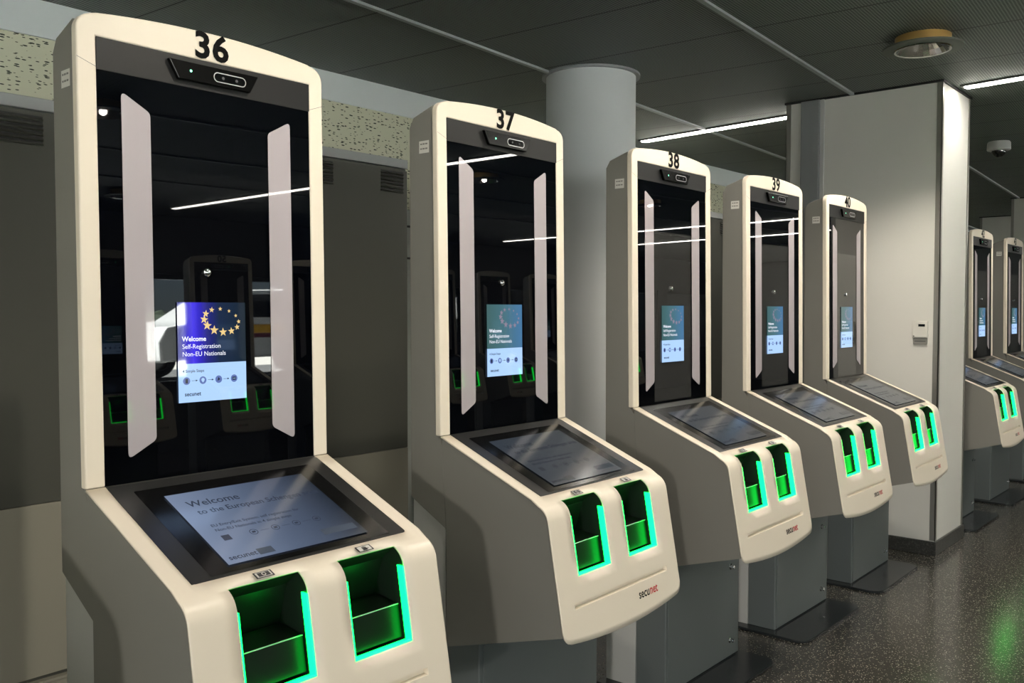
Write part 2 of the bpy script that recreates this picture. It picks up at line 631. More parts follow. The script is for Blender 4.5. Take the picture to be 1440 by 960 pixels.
t = thing('cable_duct', 'grey vertical cable duct with grooves on the left face of the square pillar', 'cable duct', (PX, 0.4725, 0.0))
bm = bmesh.new()
box(bm, -0.03, 0.0, -0.06, 0.06, 0.08, H-0.012)
new_obj('duct_body', bm, m_duct, t, bevel=0.003)
bm = bmesh.new()
box(bm, -0.034, -0.03, -0.055, -0.02, 0.08, H-0.015)
new_obj('duct_cover', bm, m_duct, t, bevel=0.001)
bm = bmesh.new()
box(bm, -0.018, 0.0, -0.083, -0.06, 0.08, H-0.012)
new_obj('side_rail', bm, M_spine, t, bevel=0.002)

t = thing('thermostat', 'small white wall thermostat with a dark display on the square pillar', 'thermostat', (PX, -0.193, 1.305))
bm = bmesh.new()
prism(bm, [(0, a, b) for a, b in rounded(-0.042, 0.042, -0.048, 0.046, 0.006, 3)], (-0.022, 0, 0))
new_obj('housing', bm, mat('white_plastic', lin(214, 212, 204), 0.4), t, bevel=0.003)
bm = bmesh.new()
box(bm, -0.0232, -0.0215, -0.028, 0.008, 0.016, 0.030)
new_obj('display', bm, M_black, t)
bm = bmesh.new()
lathe(bm, [(0.0035, 0.0), (0.0035, -0.0015)], (-0.022, 0.033, -0.04), 'x', 12)
new_obj('indicator', bm, M_dkgrey, t)
t = thing('wall_socket', 'grey connection plate directly under the white thermostat', 'wall plate', (PX, -0.193, 1.236))
bm = bmesh.new()
box(bm, -0.012, 0, -0.038, 0.038, -0.018, 0.018)
new_obj('plate', bm, mat('mid_grey_plastic', lin(132, 130, 126), 0.5), t, bevel=0.002)
bm = bmesh.new()
box(bm, -0.0135, -0.012, -0.03, 0.03, -0.002, 0.002)
new_obj('groove', bm, M_dkgrey, t)

# the round column
CX, CY, CR = 3.36, 1.19, 0.25
m_col = noise_bump(mat('grey_painted_column', lin(206, 209, 210), 0.6, spec=0.35), 40, 0.0006, 0.15)
bm = bmesh.new()
lathe(bm, [(CR, 0.0), (CR, H)], (CX, CY, 0), n=96)
o = structure('round_column', bm, m_col, 'round grey column between kiosks 37 and 38', smooth=True)
bm = bmesh.new()
lathe(bm, [(CR, H-0.012), (CR+0.024, H-0.012), (CR+0.024, H), (CR, H)], (CX, CY, 0), n=96, caps=(False, False))
new_obj('ceiling_collar', bm, m_duct, o, smooth=True)

# ------------------------------------------------------------------ dark cabinets along the back
m_cab = noise_bump(mat('black_brown_laminate', lin(82, 82, 75), 0.45, spec=0.35), 500, 0.0003, 0.1)
m_cablow = noise_bump(mat('beige_grey_laminate', lin(146, 142, 128), 0.5), 400, 0.0003, 0.1)
m_cabtrim = mat('light_grey_cabinet_cap', lin(160, 162, 162), 0.5)
m_louver = mat('louvre_dark', lin(18, 18, 17), 0.5)
CABY = 1.55


def cabinet(label):
    t = thing('cabinet', label, 'cabinet', (0, 0, 0), group='dark cabinets along the back wall')
    w = 0.64
    bm = bmesh.new()
    box(bm, -w/2+0.001, w/2-0.001, 0.012, 0.6, 0.0, 2.115)
    new_obj('body', bm, m_cab, t)
    bm = bmesh.new()
    box(bm, -w/2+0.0015, w/2-0.0015, 0.0, 0.012, 0.722, 2.105)
    new_obj('door', bm, m_cab, t, bevel=0.0015)
    bm = bmesh.new()
    box(bm, -w/2+0.0015, w/2-0.0015, -0.002, 0.012, 0.10, 0.720)
    new_obj('lower_panel', bm, m_cablow, t, bevel=0.0015)
    bm = bmesh.new()
    box(bm, -w/2, w/2, -0.004, 0.6, 2.117, 2.16)
    new_obj('top_cap', bm, m_cabtrim, t, bevel=0.002)
    bm = bmesh.new()
    box(bm, -w/2+0.001, w/2-0.001, -0.012, 0.012, 0.0, 0.075)
    box(bm, -w/2+0.001, w/2-0.001, -0.018, 0.012, 0.075, 0.085)
    new_obj('plinth', bm, m_cablow, t, bevel=0.001)
    for sgn in (-1, 1):
        bm = bmesh.new()
        xa, xb = sorted((sgn*(w/2-0.03), sgn*(w/2-0.175)))
        for k in range(6):
            z = 1.992+k*0.0175
            prism(bm, [(xa, -0.0005, z), (xa, -0.009, z+0.002), (xa, -0.0005, z+0.0105)], (xb-xa, 0, 0), 1)
            polyface(bm, [(xa, -0.0006, z+0.010), (xb, -0.0006, z+0.010), (xb, -0.0006, z+0.017), (xa, -0.0006, z+0.017)], 0)
        new_obj('louvre', bm, [m_louver, m_cab], t)
    return t


cab_spots = [(0.06, 'dark cabinet at the left edge of the picture, only its right door edge showing'),
             (0.70, 'dark cabinet with beige base showing left of kiosk 36'),
             (1.34, 'dark cabinet standing hidden behind the screen of kiosk 36'),
             (1.98, 'tall dark cabinet with two louvres seen between kiosks 36 and 37'),
             (4.78, 'dark cabinet behind kiosk 39, left of the pillar'),
             (5.42, 'dark louvred cabinet edge glimpsed between kiosks 38 and 39')]
cab0 = cabinet(cab_spots[0][1])
for i, (x, lab) in enumerate(cab_spots):
    c = cab0 if i == 0 else copy_tree(cab0)
    c.location = (x, CABY, 0)
    c['label'] = lab

# light narrow service door just past the cabinets
t = thing('service_door', 'narrow pale metal door with a bar handle glimpsed left of kiosk 37', 'door', (2.62, 2.0, 0))
m_door = mat('pale_grey_metal', lin(176, 180, 174), 0.45, 0.1)
bm = bmesh.new()
box(bm, -0.24, 0.30, 0.0, 0.05, 0.0, 1.98)
new_obj('leaf', bm, m_door, t, bevel=0.004)
for z in (1.70, 1.88):
    bm = bmesh.new()
    box(bm, -0.235, 0.295, -0.004, 0.0, z, z+0.012)
    new_obj('seam', bm, M_gasket, t)
bm = bmesh.new()
prism(bm, [(-0.2, -0.05, 0.72), (-0.13, -0.05, 0.72), (-0.13, -0.05, 1.28), (-0.2, -0.05, 1.28)], (0, 0.012, 0))
box(bm, -0.2, -0.18, -0.04, 0.0, 0.76, 0.79)
box(bm, -0.2, -0.18, -0.04, 0.0, 1.21, 1.24)
new_obj('handle', bm, M_spine, t, bevel=0.002)

# ------------------------------------------------------------------ ceiling lights and camera
m_strip = mat('led_strip', lin(255, 250, 235), 0.5, emit=(1.0, 0.96, 0.86, 1), strength=STRIP_E)
m_striph = mat('strip_channel', lin(70, 72, 72), 0.5)


def strip_light(x0, y0, x1, y1, label):
    d = Vector((x1-x0, y1-y0, 0))
    L = d.length
    t = thing('linear_light', label, 'ceiling light', ((x0+x1)/2, (y0+y1)/2, H), math.atan2(d.y, d.x), 'linear lights in the ceiling')
    bm = bmesh.new()
    box(bm, -L/2-0.02, L/2+0.02, -0.036, -0.028, -0.012, 0.0)
    box(bm, -L/2-0.02, L/2+0.02, 0.028, 0.036, -0.012, 0.0)
    box(bm, -L/2-0.02, -L/2, -0.028, 0.028, -0.012, 0.0)
    box(bm, L/2, L/2+0.02, -0.028, 0.028, -0.012, 0.0)
    new_obj('channel', bm, m_striph, t)
    bm = bmesh.new()
    box(bm, -L/2, L/2, -0.028, 0.028, -0.017, -0.001)
    new_obj('diffuser', bm, m_strip, t)


SK = 0.10
strip_light(4.94+SK*1.0, 0.70, 4.94+SK*2.3, 2.0, 'glowing linear ceiling light running from the pillar to the back wall')
strip_light(4.94-SK*7.0, -7.3, 4.94-SK*0.05, -0.35, 'glowing linear ceiling light starting right of the pillar top')
strip_light(-2.6-SK*7.0, -7.3, -2.6, -0.3, 'linear ceiling light near the camera, reflected only')
strip_light(11.0-SK*7.0, -7.3, 11.0-SK*1.0, -1.5, 'linear ceiling light across the far end of the hall')
strip_light(13.0-SK*7.0, -7.3, 13.0-SK*1.0, -1.5, 'second linear ceiling light across the far end of the hall')

m_flange = mat('dark_green_grey_flange', lin(66, 70, 62), 0.5)
m_gold = mat('gold_spring_collar', lin(196, 158, 92), 0.35, 0.6)
m_refl = mat('facetted_reflector', lin(240, 240, 238), 0.12, 1.0)
m_bulb = mat('lamp_bulb', lin(255, 255, 250), 0.4, emit=(1.0, 0.97, 0.9, 1), strength=160.0)


def downlight(x, y, label, watts, col=(1.0, 0.91, 0.78), big=0.5, drop=0.048, cone=178, blend=0.15):
    t = thing('downlight', label, 'ceiling light', (x, y, H), 0.0, 'round downlights in the ceiling')
    bm = bmesh.new()
    lathe(bm, [(0.128, -0.05), (0.18, -0.05), (0.18, -0.058), (0.128, -0.062), (0.128, -0.05)], n=48, caps=(False, False))
    new_obj('flange', bm, m_flange, t, smooth=True)
    bm = bmesh.new()
    lathe(bm, [(0.118, 0.0), (0.118, -0.05), (0.125, -0.05), (0.125, 0.0)], n=48, caps=(False, False))
    new_obj('collar', bm, m_gold, t, smooth=True)
    bm = bmesh.new()
    n = 24
    prof = [(0.127, -0.066), (0.118, -0.064), (0.10, -0.04), (0.07, -0.014), (0.03, -0.004)]
    lathe(bm, prof, n=n, caps=(False, True))
    new_obj('reflector', bm, m_refl, t)
    bm = bmesh.new()
    lathe(bm, [(0.002, -0.022), (0.022, -0.020), (0.028, -0.014), (0.022, -0.006)], n=16)
    new_obj('bulb', bm, m_bulb, t, smooth=True)
    if watts:
        ld = bpy.data.lights.new('downlight_beam', 'SPOT')
        ld.energy = watts
        ld.spot_size = math.radians(cone)
        ld.spot_blend = blend
        ld.shadow_soft_size = 0.02 if drop < 0.1 else 0.22
        ld.color = col
        lo = bpy.data.objects.new('downlight_beam', ld)
        C.objects.link(lo)
        lo.parent = t
        lo.location = (0, 0, -drop)
    return t


downlight(3.79, -0.45, 'round downlight hanging slightly loose from the ceiling, left of the pillar top', SPOT_W, cone=124, blend=0.5)
downlight(0.70, -1.05, 'round downlight above kiosk 36, out of the picture', SPOT_W, cone=150, blend=0.5)
downlight(2.30, -0.72, 'unseen downlight added above and in front of kiosk 38 to brighten the heads', SPOT_W, cone=150, blend=0.5)  # extra lamp, added to lift the frames of the farther kiosks
downlight(1.68, -3.44, 'round downlight mid hall, reflected in the glass of kiosk 36', SPOT_FRONT)
downlight(-1.40, -3.44, 'round downlight behind the camera', SPOT_FRONT)
downlight(5.3, -3.44, 'round downlight in the middle of the hall ahead', SPOT_FRONT)
downlight(7.86, -3.44, 'round downlight far along the middle of the hall', SPOT_FRONT)
downlight(7.2, -0.9, 'round downlight in front of kiosk 42', SPOT_W, cone=124, blend=0.5)
downlight(3.30, -6.5, 'round downlight by the far windows', 0)
downlight(-8.3, -5.4, 'added downlight standing in for daylight at the near end of the hall', SPOT_LEFT, (1.0, 0.95, 0.86), 1.3, 0.26)

t = thing('dome_camera', 'white dome security camera on the ceiling right of the pillar', 'security camera', (7.02, -0.06, H))
bm = bmesh.new()
lathe(bm, [(0.075, 0.0), (0.082, -0.01), (0.084, -0.06), (0.078, -0.068), (0.05, -0.07)], n=36)
new_obj('housing', bm, mat('white_camera_plastic', lin(190, 190, 188), 0.4), t, smooth=True)
bm = bmesh.new()
lathe(bm, [(0.05, -0.07)]+[(0.05*math.cos(math.radians(a)), -0.07-0.05*math.sin(math.radians(a))) for a in range(10, 90, 10)]+[(0.002, -0.12)], n=30)
new_obj('dome', bm, mat('smoked_dome', lin(10, 10, 12), 0.06, spec=0.8), t, smooth=True)


# ------------------------------------------------------------------ the self-service kiosk
TL = 0.0146                                   # the head leans back a little


def HP(x, z, off=0.0):                        # head front plane; x measured from the left edge, z height
    return (x-0.3, TL*(z-1.055)-off, z)


D_dir = Vector((0, -0.3306, -0.1345)).normalized()
D_nrm = Vector((0, -0.1345, 0.3306)).normalized()
P_dir = Vector((0, -0.058, -0.332)).normalized()
P_nrm = Vector((0, -0.332, 0.058)).normalized()


def DP(x, s, off=0.0):                        # desk plane; s runs down the slope from the crease
    v = Vector((x-0.3, 0, 1.055)) + D_dir*s + D_nrm*off
    return tuple(v)


def PP(x, s, off=0.0):                        # front panel plane; s runs down from the bend
    v = Vector((x-0.3, -0.383, 0.893)) + P_dir*s + P_nrm*off
    return tuple(v)


def star(bm, cx, cz, r, mi, off, rot=90.0):
    pts = []
    for i in range(10):
        a = math.radians(rot+36*i)
        q = r if i % 2 == 0 else r*0.42
        pts.append(HP(cx+q*math.cos(a), cz+q*math.sin(a), off))
    c = HP(cx, cz, off)
    for i in range(10):
        polyface(bm, [c, pts[i], pts[(i+1) % 10]], mi)


def disc(bm, fn, cx, cz, r, mi, n=20):
    polyface(bm, [fn(cx+r*math.cos(2*math.pi*i/n), cz+r*math.sin(2*math.pi*i/n)) for i in range(n)], mi)


def rect(bm, fn, x0, x1, z0, z1, mi):
    polyface(bm, [fn(x0, z0), fn(x1, z0), fn(x1, z1), fn(x0, z1)], mi)


def head_screen(parent, near):
    bm = bmesh.new()
    x0, x1, z0, zs, z1 = 0.203, 0.371, 1.2135, 1.298, 1.4325
    a = lambda u, v: HP(u, v, 0.0008)
    b = lambda u, v: HP(u, v, 0.0014)
    c = lambda u, v: HP(u, v, 0.0018)
    rect(bm, a, x0, x1, zs, z1, 0)
    rect(bm, a, x0, x1, z0, zs, 1)
    # ring of twelve stars seen tilted: bigger at the lower left
    for i in range(12):
        th = math.radians(30*i+12)
        px = 0.310 + 0.043*math.cos(th) + 0.006*math.sin(th)
        pz = 1.392 + 0.025*math.sin(th) - 0.008*math.cos(th)
        r = 0.0078 - 0.0030*math.sin(th) - 0.0018*math.cos(th)
        star(bm, px, pz, r, 2, 0.0014, 90+8*math.cos(th))
    tx = x0+0.010
    write(bm, 'Welcome', b, tx, 1.3475, 0.0145, 3, 0.022)
    write(bm, 'Self-Registration', b, tx, 1.331, 0.0142, 3)
    write(bm, 'Non-EU Nationals', b, tx, 1.3145, 0.0142, 3)
    write(bm, '4 Simple Steps', b, tx, 1.279, 0.0088, 5, 0.012)
    for i, ix in enumerate((0.222, 0.261, 0.300, 0.339)):
        disc(bm, b, ix, 1.2605, 0.0085, 4)
        if i < 3:
            rect(bm, b, ix+0.012, ix+0.024, 1.2602, 1.2610, 5)
            polyface(bm, [b(ix+0.027, 1.2606), b(ix+0.022, 1.2586), b(ix+0.022, 1.2626)], 5)
    rect(bm, c, 0.2190, 0.2250, 1.2555, 1.2655, 5)                 # passport
    disc(bm, c, 0.261, 1.2615, 0.004, 1)                           # face
    rect(bm, c, 0.2595, 0.2625, 1.2560, 1.2580, 1)
    polyface(bm, [c(0.2965, 1.2570), c(0.3035, 1.2600), c(0.2990, 1.2655)], 5)   # pointing hand
    rect(bm, c, 0.3345, 0.3435, 1.2570, 1.2640, 5)                 # form
    rect(bm, lambda u, v: HP(u, v, 0.0021), 0.3358, 0.3422, 1.2600, 1.2612, 1)
    write(bm, 'secunet', b, tx+0.004, 1.2275, 0.0125, 5, 0.02)
    mats = [E_top_near if near else E_top_far, E_light, E_gold if near else E_faint, E_white, E_navy, E_navyd]
    return new_obj('head_screen', bm, mats, parent)


def touch_screen(parent, near):
    bm = bmesh.new()
    f = lambda u, v: DP(u, v, 0.0042)
    g = lambda u, v: DP(u, -v, 0.0046)
    x0, x1, s0, s1 = 0.129, 0.470, 0.072, 0.332
    rect(bm, f, x0, x1, s0, s1, 0)
    write(bm, 'Welcome', g, x0+0.028, -(s0+0.055), 0.030, 1, 0.012)
    write(bm, 'to the European Schengen area', g, x0+0.034, -(s0+0.085), 0.0235, 1, 0.012)
    write(bm, 'EU Entry/Exit System: self registration for', g, x0+0.034, -(s0+0.135), 0.0125, 1, 0.01)
    write(bm, 'Non-EU Nationals in 4 simple steps', g, x0+0.034, -(s0+0.152), 0.0125, 1, 0.01)
    rect(bm, g, x0+0.034, x0+0.052, -(s0+0.186), -(s0+0.168), 1)
    for k in range(4):
        cx, cz = x0+0.105+k*0.052, -(s0+0.177)
        for i in range(12):
            a, b = 2*math.pi*i/12, 2*math.pi*(i+1)/12
            polyface(bm, [g(cx+0.008*math.cos(a), cz+0.008*math.sin(a)), g(cx+0.0095*math.cos(a), cz+0.0095*math.sin(a)),
                          g(cx+0.0095*math.cos(b), cz+0.0095*math.sin(b)), g(cx+0.008*math.cos(b), cz+0.008*math.sin(b))], 1)
        rect(bm, g, cx-0.004, cx+0.004, cz-0.003, cz+0.003, 1)
        if k < 3:
            rect(bm, g, cx+0.016, cx+0.036, cz-0.0004, cz+0.0004, 1)
    write(bm, 'secunet', g, x0+0.010, -(s1-0.012), 0.020, 1, 0.014)
    rect(bm, g, x0+0.075, x0+0.110, -(s1-0.008), -(s1-0.028), 2)
    rect(bm, g, x1-0.100, x1-0.012, -(s1-0.022), -(s1-0.043), 2)
    mats = [E_touch_near, E_touch_ink, E_touch_btn] if near else [E_touch_far, E_touch_ink_far, E_touch_ink_far]
    return new_obj('touch_screen', bm, mats, parent)


def number_plate(parent, text):
    bm = bmesh.new()
    f = lambda u, v: HP(u, v, 0.0015)
    write(bm, text, f, 0.2975, 1.9725, 0.079, 0, 0.03, 1.06, 'CENTER')
    return new_obj('number', bm, M_ink, parent)


WIN = ((0.097, 0.253), (0.347, 0.503))        # the two scan slots, left and right edges
S_TOP = 0.398                                  # slot starts on the desk slope


def kiosk(label, text, near, backing=M_inner):
    t = thing('registration_kiosk', label, 'kiosk', (0, 0, 0), 0.0, 'self-registration kiosks')
    # -- head frame: an upright U turned over, gently arched on top
    r = 0.034
    out = [(0.0, 1.055)]
    out += [(r+r*math.cos(math.radians(a)), 2.010-r+r*math.sin(math.radians(a))) for a in range(180, 96, -12)]
    for i in range(0, 17):
        x = 0.042+0.516*i/16
        out.append((x, 2.0135+0.0165*(1-((x-0.3)/0.262)**2)))
    out += [(0.6-r+r*math.cos(math.radians(a)), 2.010-r+r*math.sin(math.radians(a))) for a in range(84, -1, -12)]
    out += [(0.6, 1.055), (0.56, 1.055), (0.56, 1.966), (0.04, 1.966), (0.04, 1.055)]
    bm = bmesh.new()
    prism(bm, [HP(x, z, 0.0) for x, z in out], (0, 0.022, 0))
    hf = new_obj('head_frame', bm, M_cream, t, bevel=0.004, segs=3)
    bm = bmesh.new()                           # thin mitre seams across the frame corners
    for sgn in (1, -1):
        x0, x1 = (0.0, 0.04)
        pts = [(x0, 1.995-0.075), (x1, 1.905), (x1, 1.9042), (x0, 1.9192)]
        if sgn < 0:
            pts = [(0.6-a, b) for a, b in pts]
        polyface(bm, [HP(a, b, 0.0004) for a, b in pts])
    new_obj('seam', bm, M_dkgrey, hf)
    # -- head housing: charcoal case behind the frame, cut back at the foot
    prof = [(0.034, 1.998), (0.112, 1.972), (0.129, 1.945), (0.125, 0.865), (-0.018, 0.790), (-0.002, 1.030), (0.020, 1.060), (0.0335, 1.98)]
    bm = bmesh.new()
    prism(bm, [(-0.297, y, z) for y, z in prof], (0.594, 0, 0))
    new_obj('head_housing', bm, M_char, t, bevel=0.002)
    # -- console housing: open shell under the cream cover
    prof = [(-0.002, 1.0495), (-0.020, 0.7885), (-0.020, 0.452), (-0.4355, 0.573), (-0.4285, 0.62), (-0.384, 0.872), (-0.372, 0.8905), (-0.33, 0.9165)]
    bm = bmesh.new()
    for x0 in (-0.2985, 0.2945):
        prism(bm, [(x0, y, z) for y, z in prof], (0.004, 0, 0))
    prism(bm, [(-0.2945, -0.020, 0.452), (-0.2945, -0.432, 0.572), (-0.2945, -0.432, 0.576), (-0.2945, -0.020, 0.456)], (0.589, 0, 0))
    prism(bm, [(-0.2945, -0.020, 0.456), (-0.2945, -0.024, 0.457), (-0.2945, -0.024, 0.785), (-0.2945, -0.020, 0.785)], (0.589, 0, 0))
    new_obj('console_housing', bm, M_char, t, bevel=0.001)
    # -- black glass of the head
    bm = bmesh.new()
    polyface(bm, [HP(0.04, 1.056, -0.003), HP(0.56, 1.056, -0.003), HP(0.56, 1.966, -0.003), HP(0.04, 1.966, -0.003)])
    hg = new_obj('head_glass', bm, M_glass, t)
    bm = bmesh.new()
    prism(bm, [HP(0.04, 1.901, 0.0), HP(0.56, 1.901, 0.0), HP(0.56, 1.966, 0.0), HP(0.04, 1.966, 0.0)], (0, 0.003, 0))
    new_obj('sensor_band', bm, M_band, t)
    bm = bmesh.new()
    polyface(bm, [HP(0.155, 1.065, -0.0026), HP(0.432, 1.065, -0.0026), HP(0.432, 1.716, -0.0026), HP(0.155, 1.716, -0.0026)])
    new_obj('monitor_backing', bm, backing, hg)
    # -- camera module
    bm = bmesh.new()
    pts = [(0.190, 1.953), (0.410, 1.953), (0.388, 1.913), (0.212, 1.913)]
    prism(bm, [HP(a, b, 0.012) for a, b in pts], (0, 0.012, 0))
    cm = new_obj('camera_module', bm, M_black, t, bevel=0.002)
    bm = bmesh.new()
    po = rounded(0.294, 0.376, 1.9215, 1.9435, 0.0108, 6)
    pi = rounded(0.2962, 0.3738, 1.9237, 1.9413, 0.0086, 6)
    n = len(po)
    for i in range(n):
        j = (i+1) % n
        polyface(bm, [HP(*po[i], 0.0132), HP(*po[j], 0.0132), HP(*pi[j], 0.0132), HP(*pi[i], 0.0132)])
    new_obj('lens_rim', bm, M_rim, cm)
    bm = bmesh.new()
    polyface(bm, [HP(a, b, 0.0126) for a, b in pi])
    for cx in (0.318, 0.352):
        disc(bm, lambda u, v: HP(u, v, 0.0129), cx, 1.9325, 0.0035, 1)
    new_obj('lens_window', bm, [M_lens, M_dkgrey], cm)
    bm = bmesh.new()
    disc(bm, lambda u, v: HP(u, v, 0.0126), 0.240, 1.934, 0.0028, 0)
    new_obj('status_light', bm, M_led, cm)
    # -- two pale light bars with slanted, rounded ends
    for sgn in (0, 1):
        raw = [(0.090, 1.105), (0.1525, 1.140), (0.1525, 1.830), (0.090, 1.866)]
        pts = []
        rr = (0.014, 0.009, 0.009, 0.014)
        for i in range(4):
            p0, p1, p2 = Vector(raw[i-1]), Vector(raw[i]), Vector(raw[(i+1) % 4])
            a, b = p1+(p0-p1).normalized()*rr[i], p1+(p2-p1).normalized()*rr[i]
            for k in range(6):
                s = k/5
                q = a*(1-s)**2 + p1*2*s*(1-s) + b*s*s
                pts.append((q.x, q.y))
        if sgn:
            pts = [(0.594-a, b) for a, b in pts][::-1]
        bm = bmesh.new()
        polyface(bm, [HP(a, b, -0.0018) for a, b in pts])
        new_obj('light_bar', bm, M_bar, t)
    # -- small chrome sensor above the screen
    bm = bmesh.new()
    c = HP(0.277, 1.499, 0.0)
    lathe(bm, [(0.009, 0.002), (0.009, -0.002), (0.006, -0.005), (0.001, -0.006)], c, 'y', 20)
    new_obj('sensor_button', bm, M_chrome, t, smooth=True)
    head_screen(t, near)
    if text:
        number_plate(t, text)
    # -- desk: charcoal surround, inset black bezel
    bm = bmesh.new()
    o4 = [(a, b) for a, b in rounded(0.0395, 0.5605, 0.004, 0.3575, 0.008, 4)]
    prism(bm, [DP(a, b, -0.006) for a, b in o4], D_nrm*0.007)
    new_obj('desk_plate', bm, M_desk, t)
    bm = bmesh.new()
    polyface(bm, [DP(a, b, 0.0016) for a, b in rounded(0.082, 0.518, 0.034, 0.350, 0.004, 3)])
    new_obj('screen_bezel', bm, M_bezel, t)
    touch_screen(t, near)
    # -- cream cover: side strips of the desk, bend, front panel with two slot openings
    prof = [(0.0, 1.055, 0)]
    nd = 6
    L_desk = 0.3569
    for i in range(1, nd+1):
        v = Vector((0, 0, 1.055)) + D_dir*(L_desk*i/nd)
        prof.append((v.y, v.z, 0))
    bend = Vector((0, -0.383, 0.893))
    rr = 0.030                                  # tangent length of the rounded bend
    slope = (bend-Vector((0, 0, 1.055))).normalized()
    a = bend - slope*rr
    b = bend + P_dir*rr
    prof.append((a.y, a.z, 1))
    for k in range(1, 8):
        s = k/8
        q = a*(1-s)**2 + bend*2*s*(1-s) + b*s*s
        prof.append((q.y, q.z, 1))
    prof.append((b.y, b.z, 1))

    def onpanel(z):
        s = (0.893-z)/0.332
        return -0.383-0.058*s
    for z in (0.82, 0.765, 0.7105):
        prof.append((onpanel(z), z, 1))
    prof.append((onpanel(0.68), 0.68, 2))
    for z, dd in ((0.6450, 0), (0.6445, 0.012), (0.6340, 0.012), (0.6300, 0)):
        prof.append((onpanel(z), z, 3 if dd else 2))
    ROWLOW = len(prof)-1
    for i in range(1, 7):
        prof.append((onpanel(0.630-0.070*i/6), 0.630-0.070*i/6, 4))
    xs = [0, 0.004, 0.010, 0.018, 0.028, 0.0395, 0.064, 0.066, WIN[0][0], 0.15, 0.2, WIN[0][1], 0.28, 0.32, WIN[1][0], 0.40, 0.45, WIN[1][1], 0.534, 0.536, 0.5605, 0.572, 0.582, 0.590, 0.596, 0.6]
    bm = bmesh.new()
    grid = []
    for i, (y, z, k) in enumerate(prof):
        row = []
        for x in xs:
            yy, zz = y, z
            if i > ROWLOW:
                bot = 0.556-0.024*(1-((x-0.3)/0.3)**2)
                e = min(x, 0.6-x)
                R = 0.028
                if e < R:
                    bot += R-math.sqrt(max(0.0, R*R-(R-e)**2))
                f = (i-ROWLOW)/6
                zz = 0.630+(bot-0.630)*f
                yy = onpanel(zz)
            v = Vector((x-0.3, yy, zz))
            if k == 3 and 0.0655 < x < 0.5345:
                v = v - P_nrm*0.012
            row.append(bm.verts.new(v))
        grid.append(row)
    for i in range(len(prof)-1):
        for j in range(len(xs)-1):
            xa, xb = xs[j], xs[j+1]
            if i < nd and xa >= 0.039 and xb <= 0.561:
                continue
            if prof[i][2] >= 1 and prof[i+1][2] == 1 or (prof[i][2] == 1 and prof[i+1][2] == 1):
                zt = prof[i+1][1]
                if zt >= 0.7104 and any(xa >= w[0]-1e-6 and xb <= w[1]+1e-6 for w in WIN):
                    continue
            bm.faces.new((grid[i][j], grid[i][j+1], grid[i+1][j+1], grid[i+1][j]))
    cov = new_obj('console_cover', bm, M_cream, t, smooth=True, solid=0.004)
    # -- lettering of the maker at the foot of the front panel
    bm = bmesh.new()
    f = lambda u, v: PP(u, -v, 0.0006)
    write(bm, 'secu', f, 0.3665, -0.3115, 0.036, 0, 0.016, 0.9)
    w = max(p[0] for poly in text_polys('secu', 0.036, 0.016, 0.9) for p in poly)
    write(bm, 'net', f, 0.3665+w+0.0035, -0.3115, 0.036, 1, 0.016, 0.9)
    new_obj('lettering', bm, [M_ink, M_red], cov)
    # -- two scan slots
    for wi, (x0, x1) in enumerate(WIN):
        bm = bmesh.new()
        pin = [(a.y, a.z)] + [((Vector(a)*(1-s)**2 + bend*2*s*(1-s) + Vector(b)*s*s).y, (Vector(a)*(1-s)**2 + bend*2*s*(1-s) + Vector(b)*s*s).z) for s in [k/8 for k in range(1, 8)]] + [(b.y, b.z), (onpanel(0.7105), 0.7105)]
        off = [(y+0.0042, z-0.0025) for y, z in pin[:-1]] + [(onpanel(0.7105)+0.0042, 0.7105)]
        back = [(-0.315, 0.690), (-0.285, 0.775), (-0.318, 0.872), (-0.345, 0.895)]
        side = off + back
        for x in (x0-0.0005, x1+0.0005):
            polyface(bm, [(x-0.3, y, z) for y, z in side])
        chain = [off[-1]] + back + [off[0]]
        for p0, p1 in zip(chain, chain[1:]):
            polyface(bm, [(x0-0.3005, *p0), (x1-0.2995, *p0), (x1-0.2995, *p1), (x0-0.3005, *p1)])
        sl = new_obj('scan_slot', bm, M_cavity, t)
        # light guide round three sides
        bm = bmesh.new()
        zt = 0.866
        yt, yb = onpanel(zt), onpanel(0.7105)
        dd = 0.019
        for xa, xb in ((x0, x0+0.004), (x1-0.004, x1)):
            prism(bm, [(xa-0.3, yb+0.001, 0.7105), (xa-0.3, yt+0.001, zt), (xa-0.3, yt+dd, zt), (xa-0.3, yb+dd, 0.7105)], (xb-xa, 0, 0))
        prism(bm, [(x0-0.296, yb+0.001, 0.7105), (x0-0.296, yb+dd, 0.7075), (x0-0.296, yb+dd, 0.7115), (x0-0.296, yb+0.001, 0.7145)], (x1-x0-0.008, 0, 0))
        new_obj('light_guide', bm, M_glow, sl, bevel=0.0008, segs=1)
        # scanner bed filling the lower half
        bm = bmesh.new()
        bed = [(-0.386, 0.714), (-0.374, 0.782), (-0.300, 0.790), (-0.318, 0.714)]
        prism(bm, [(x0-0.2955, y, z) for y, z in bed], (x1-x0-0.009, 0, 0), 0)
        prism(bm, [(x0-0.2955, -0.3752, 0.782), (x0-0.2955, -0.374, 0.7838), (x0-0.2955, -0.372, 0.7835), (x0-0.2955, -0.373, 0.7818)], (x1-x0-0.009, 0, 0), 1)
        new_obj('scanner_bed', bm, [M_bed, M_edge], sl)
        # pictogram on the cover above the slot
        bm = bmesh.new()
        cx = 0.178 if wi == 0 else 0.425
        f = lambda u, v: DP(u, -v, 0.0006)
        g = lambda u, v: DP(u, -v, 0.0010)
        h = lambda u, v: DP(u, -v, 0.0013)
        sc = 0.3772
        rect(bm, f, cx-0.020, cx+0.020, -sc-0.0095, -sc+0.0095, 0)
        rect(bm, g, cx-0.0165, cx+0.0165, -sc-0.0075, -sc+0.0075, 1)
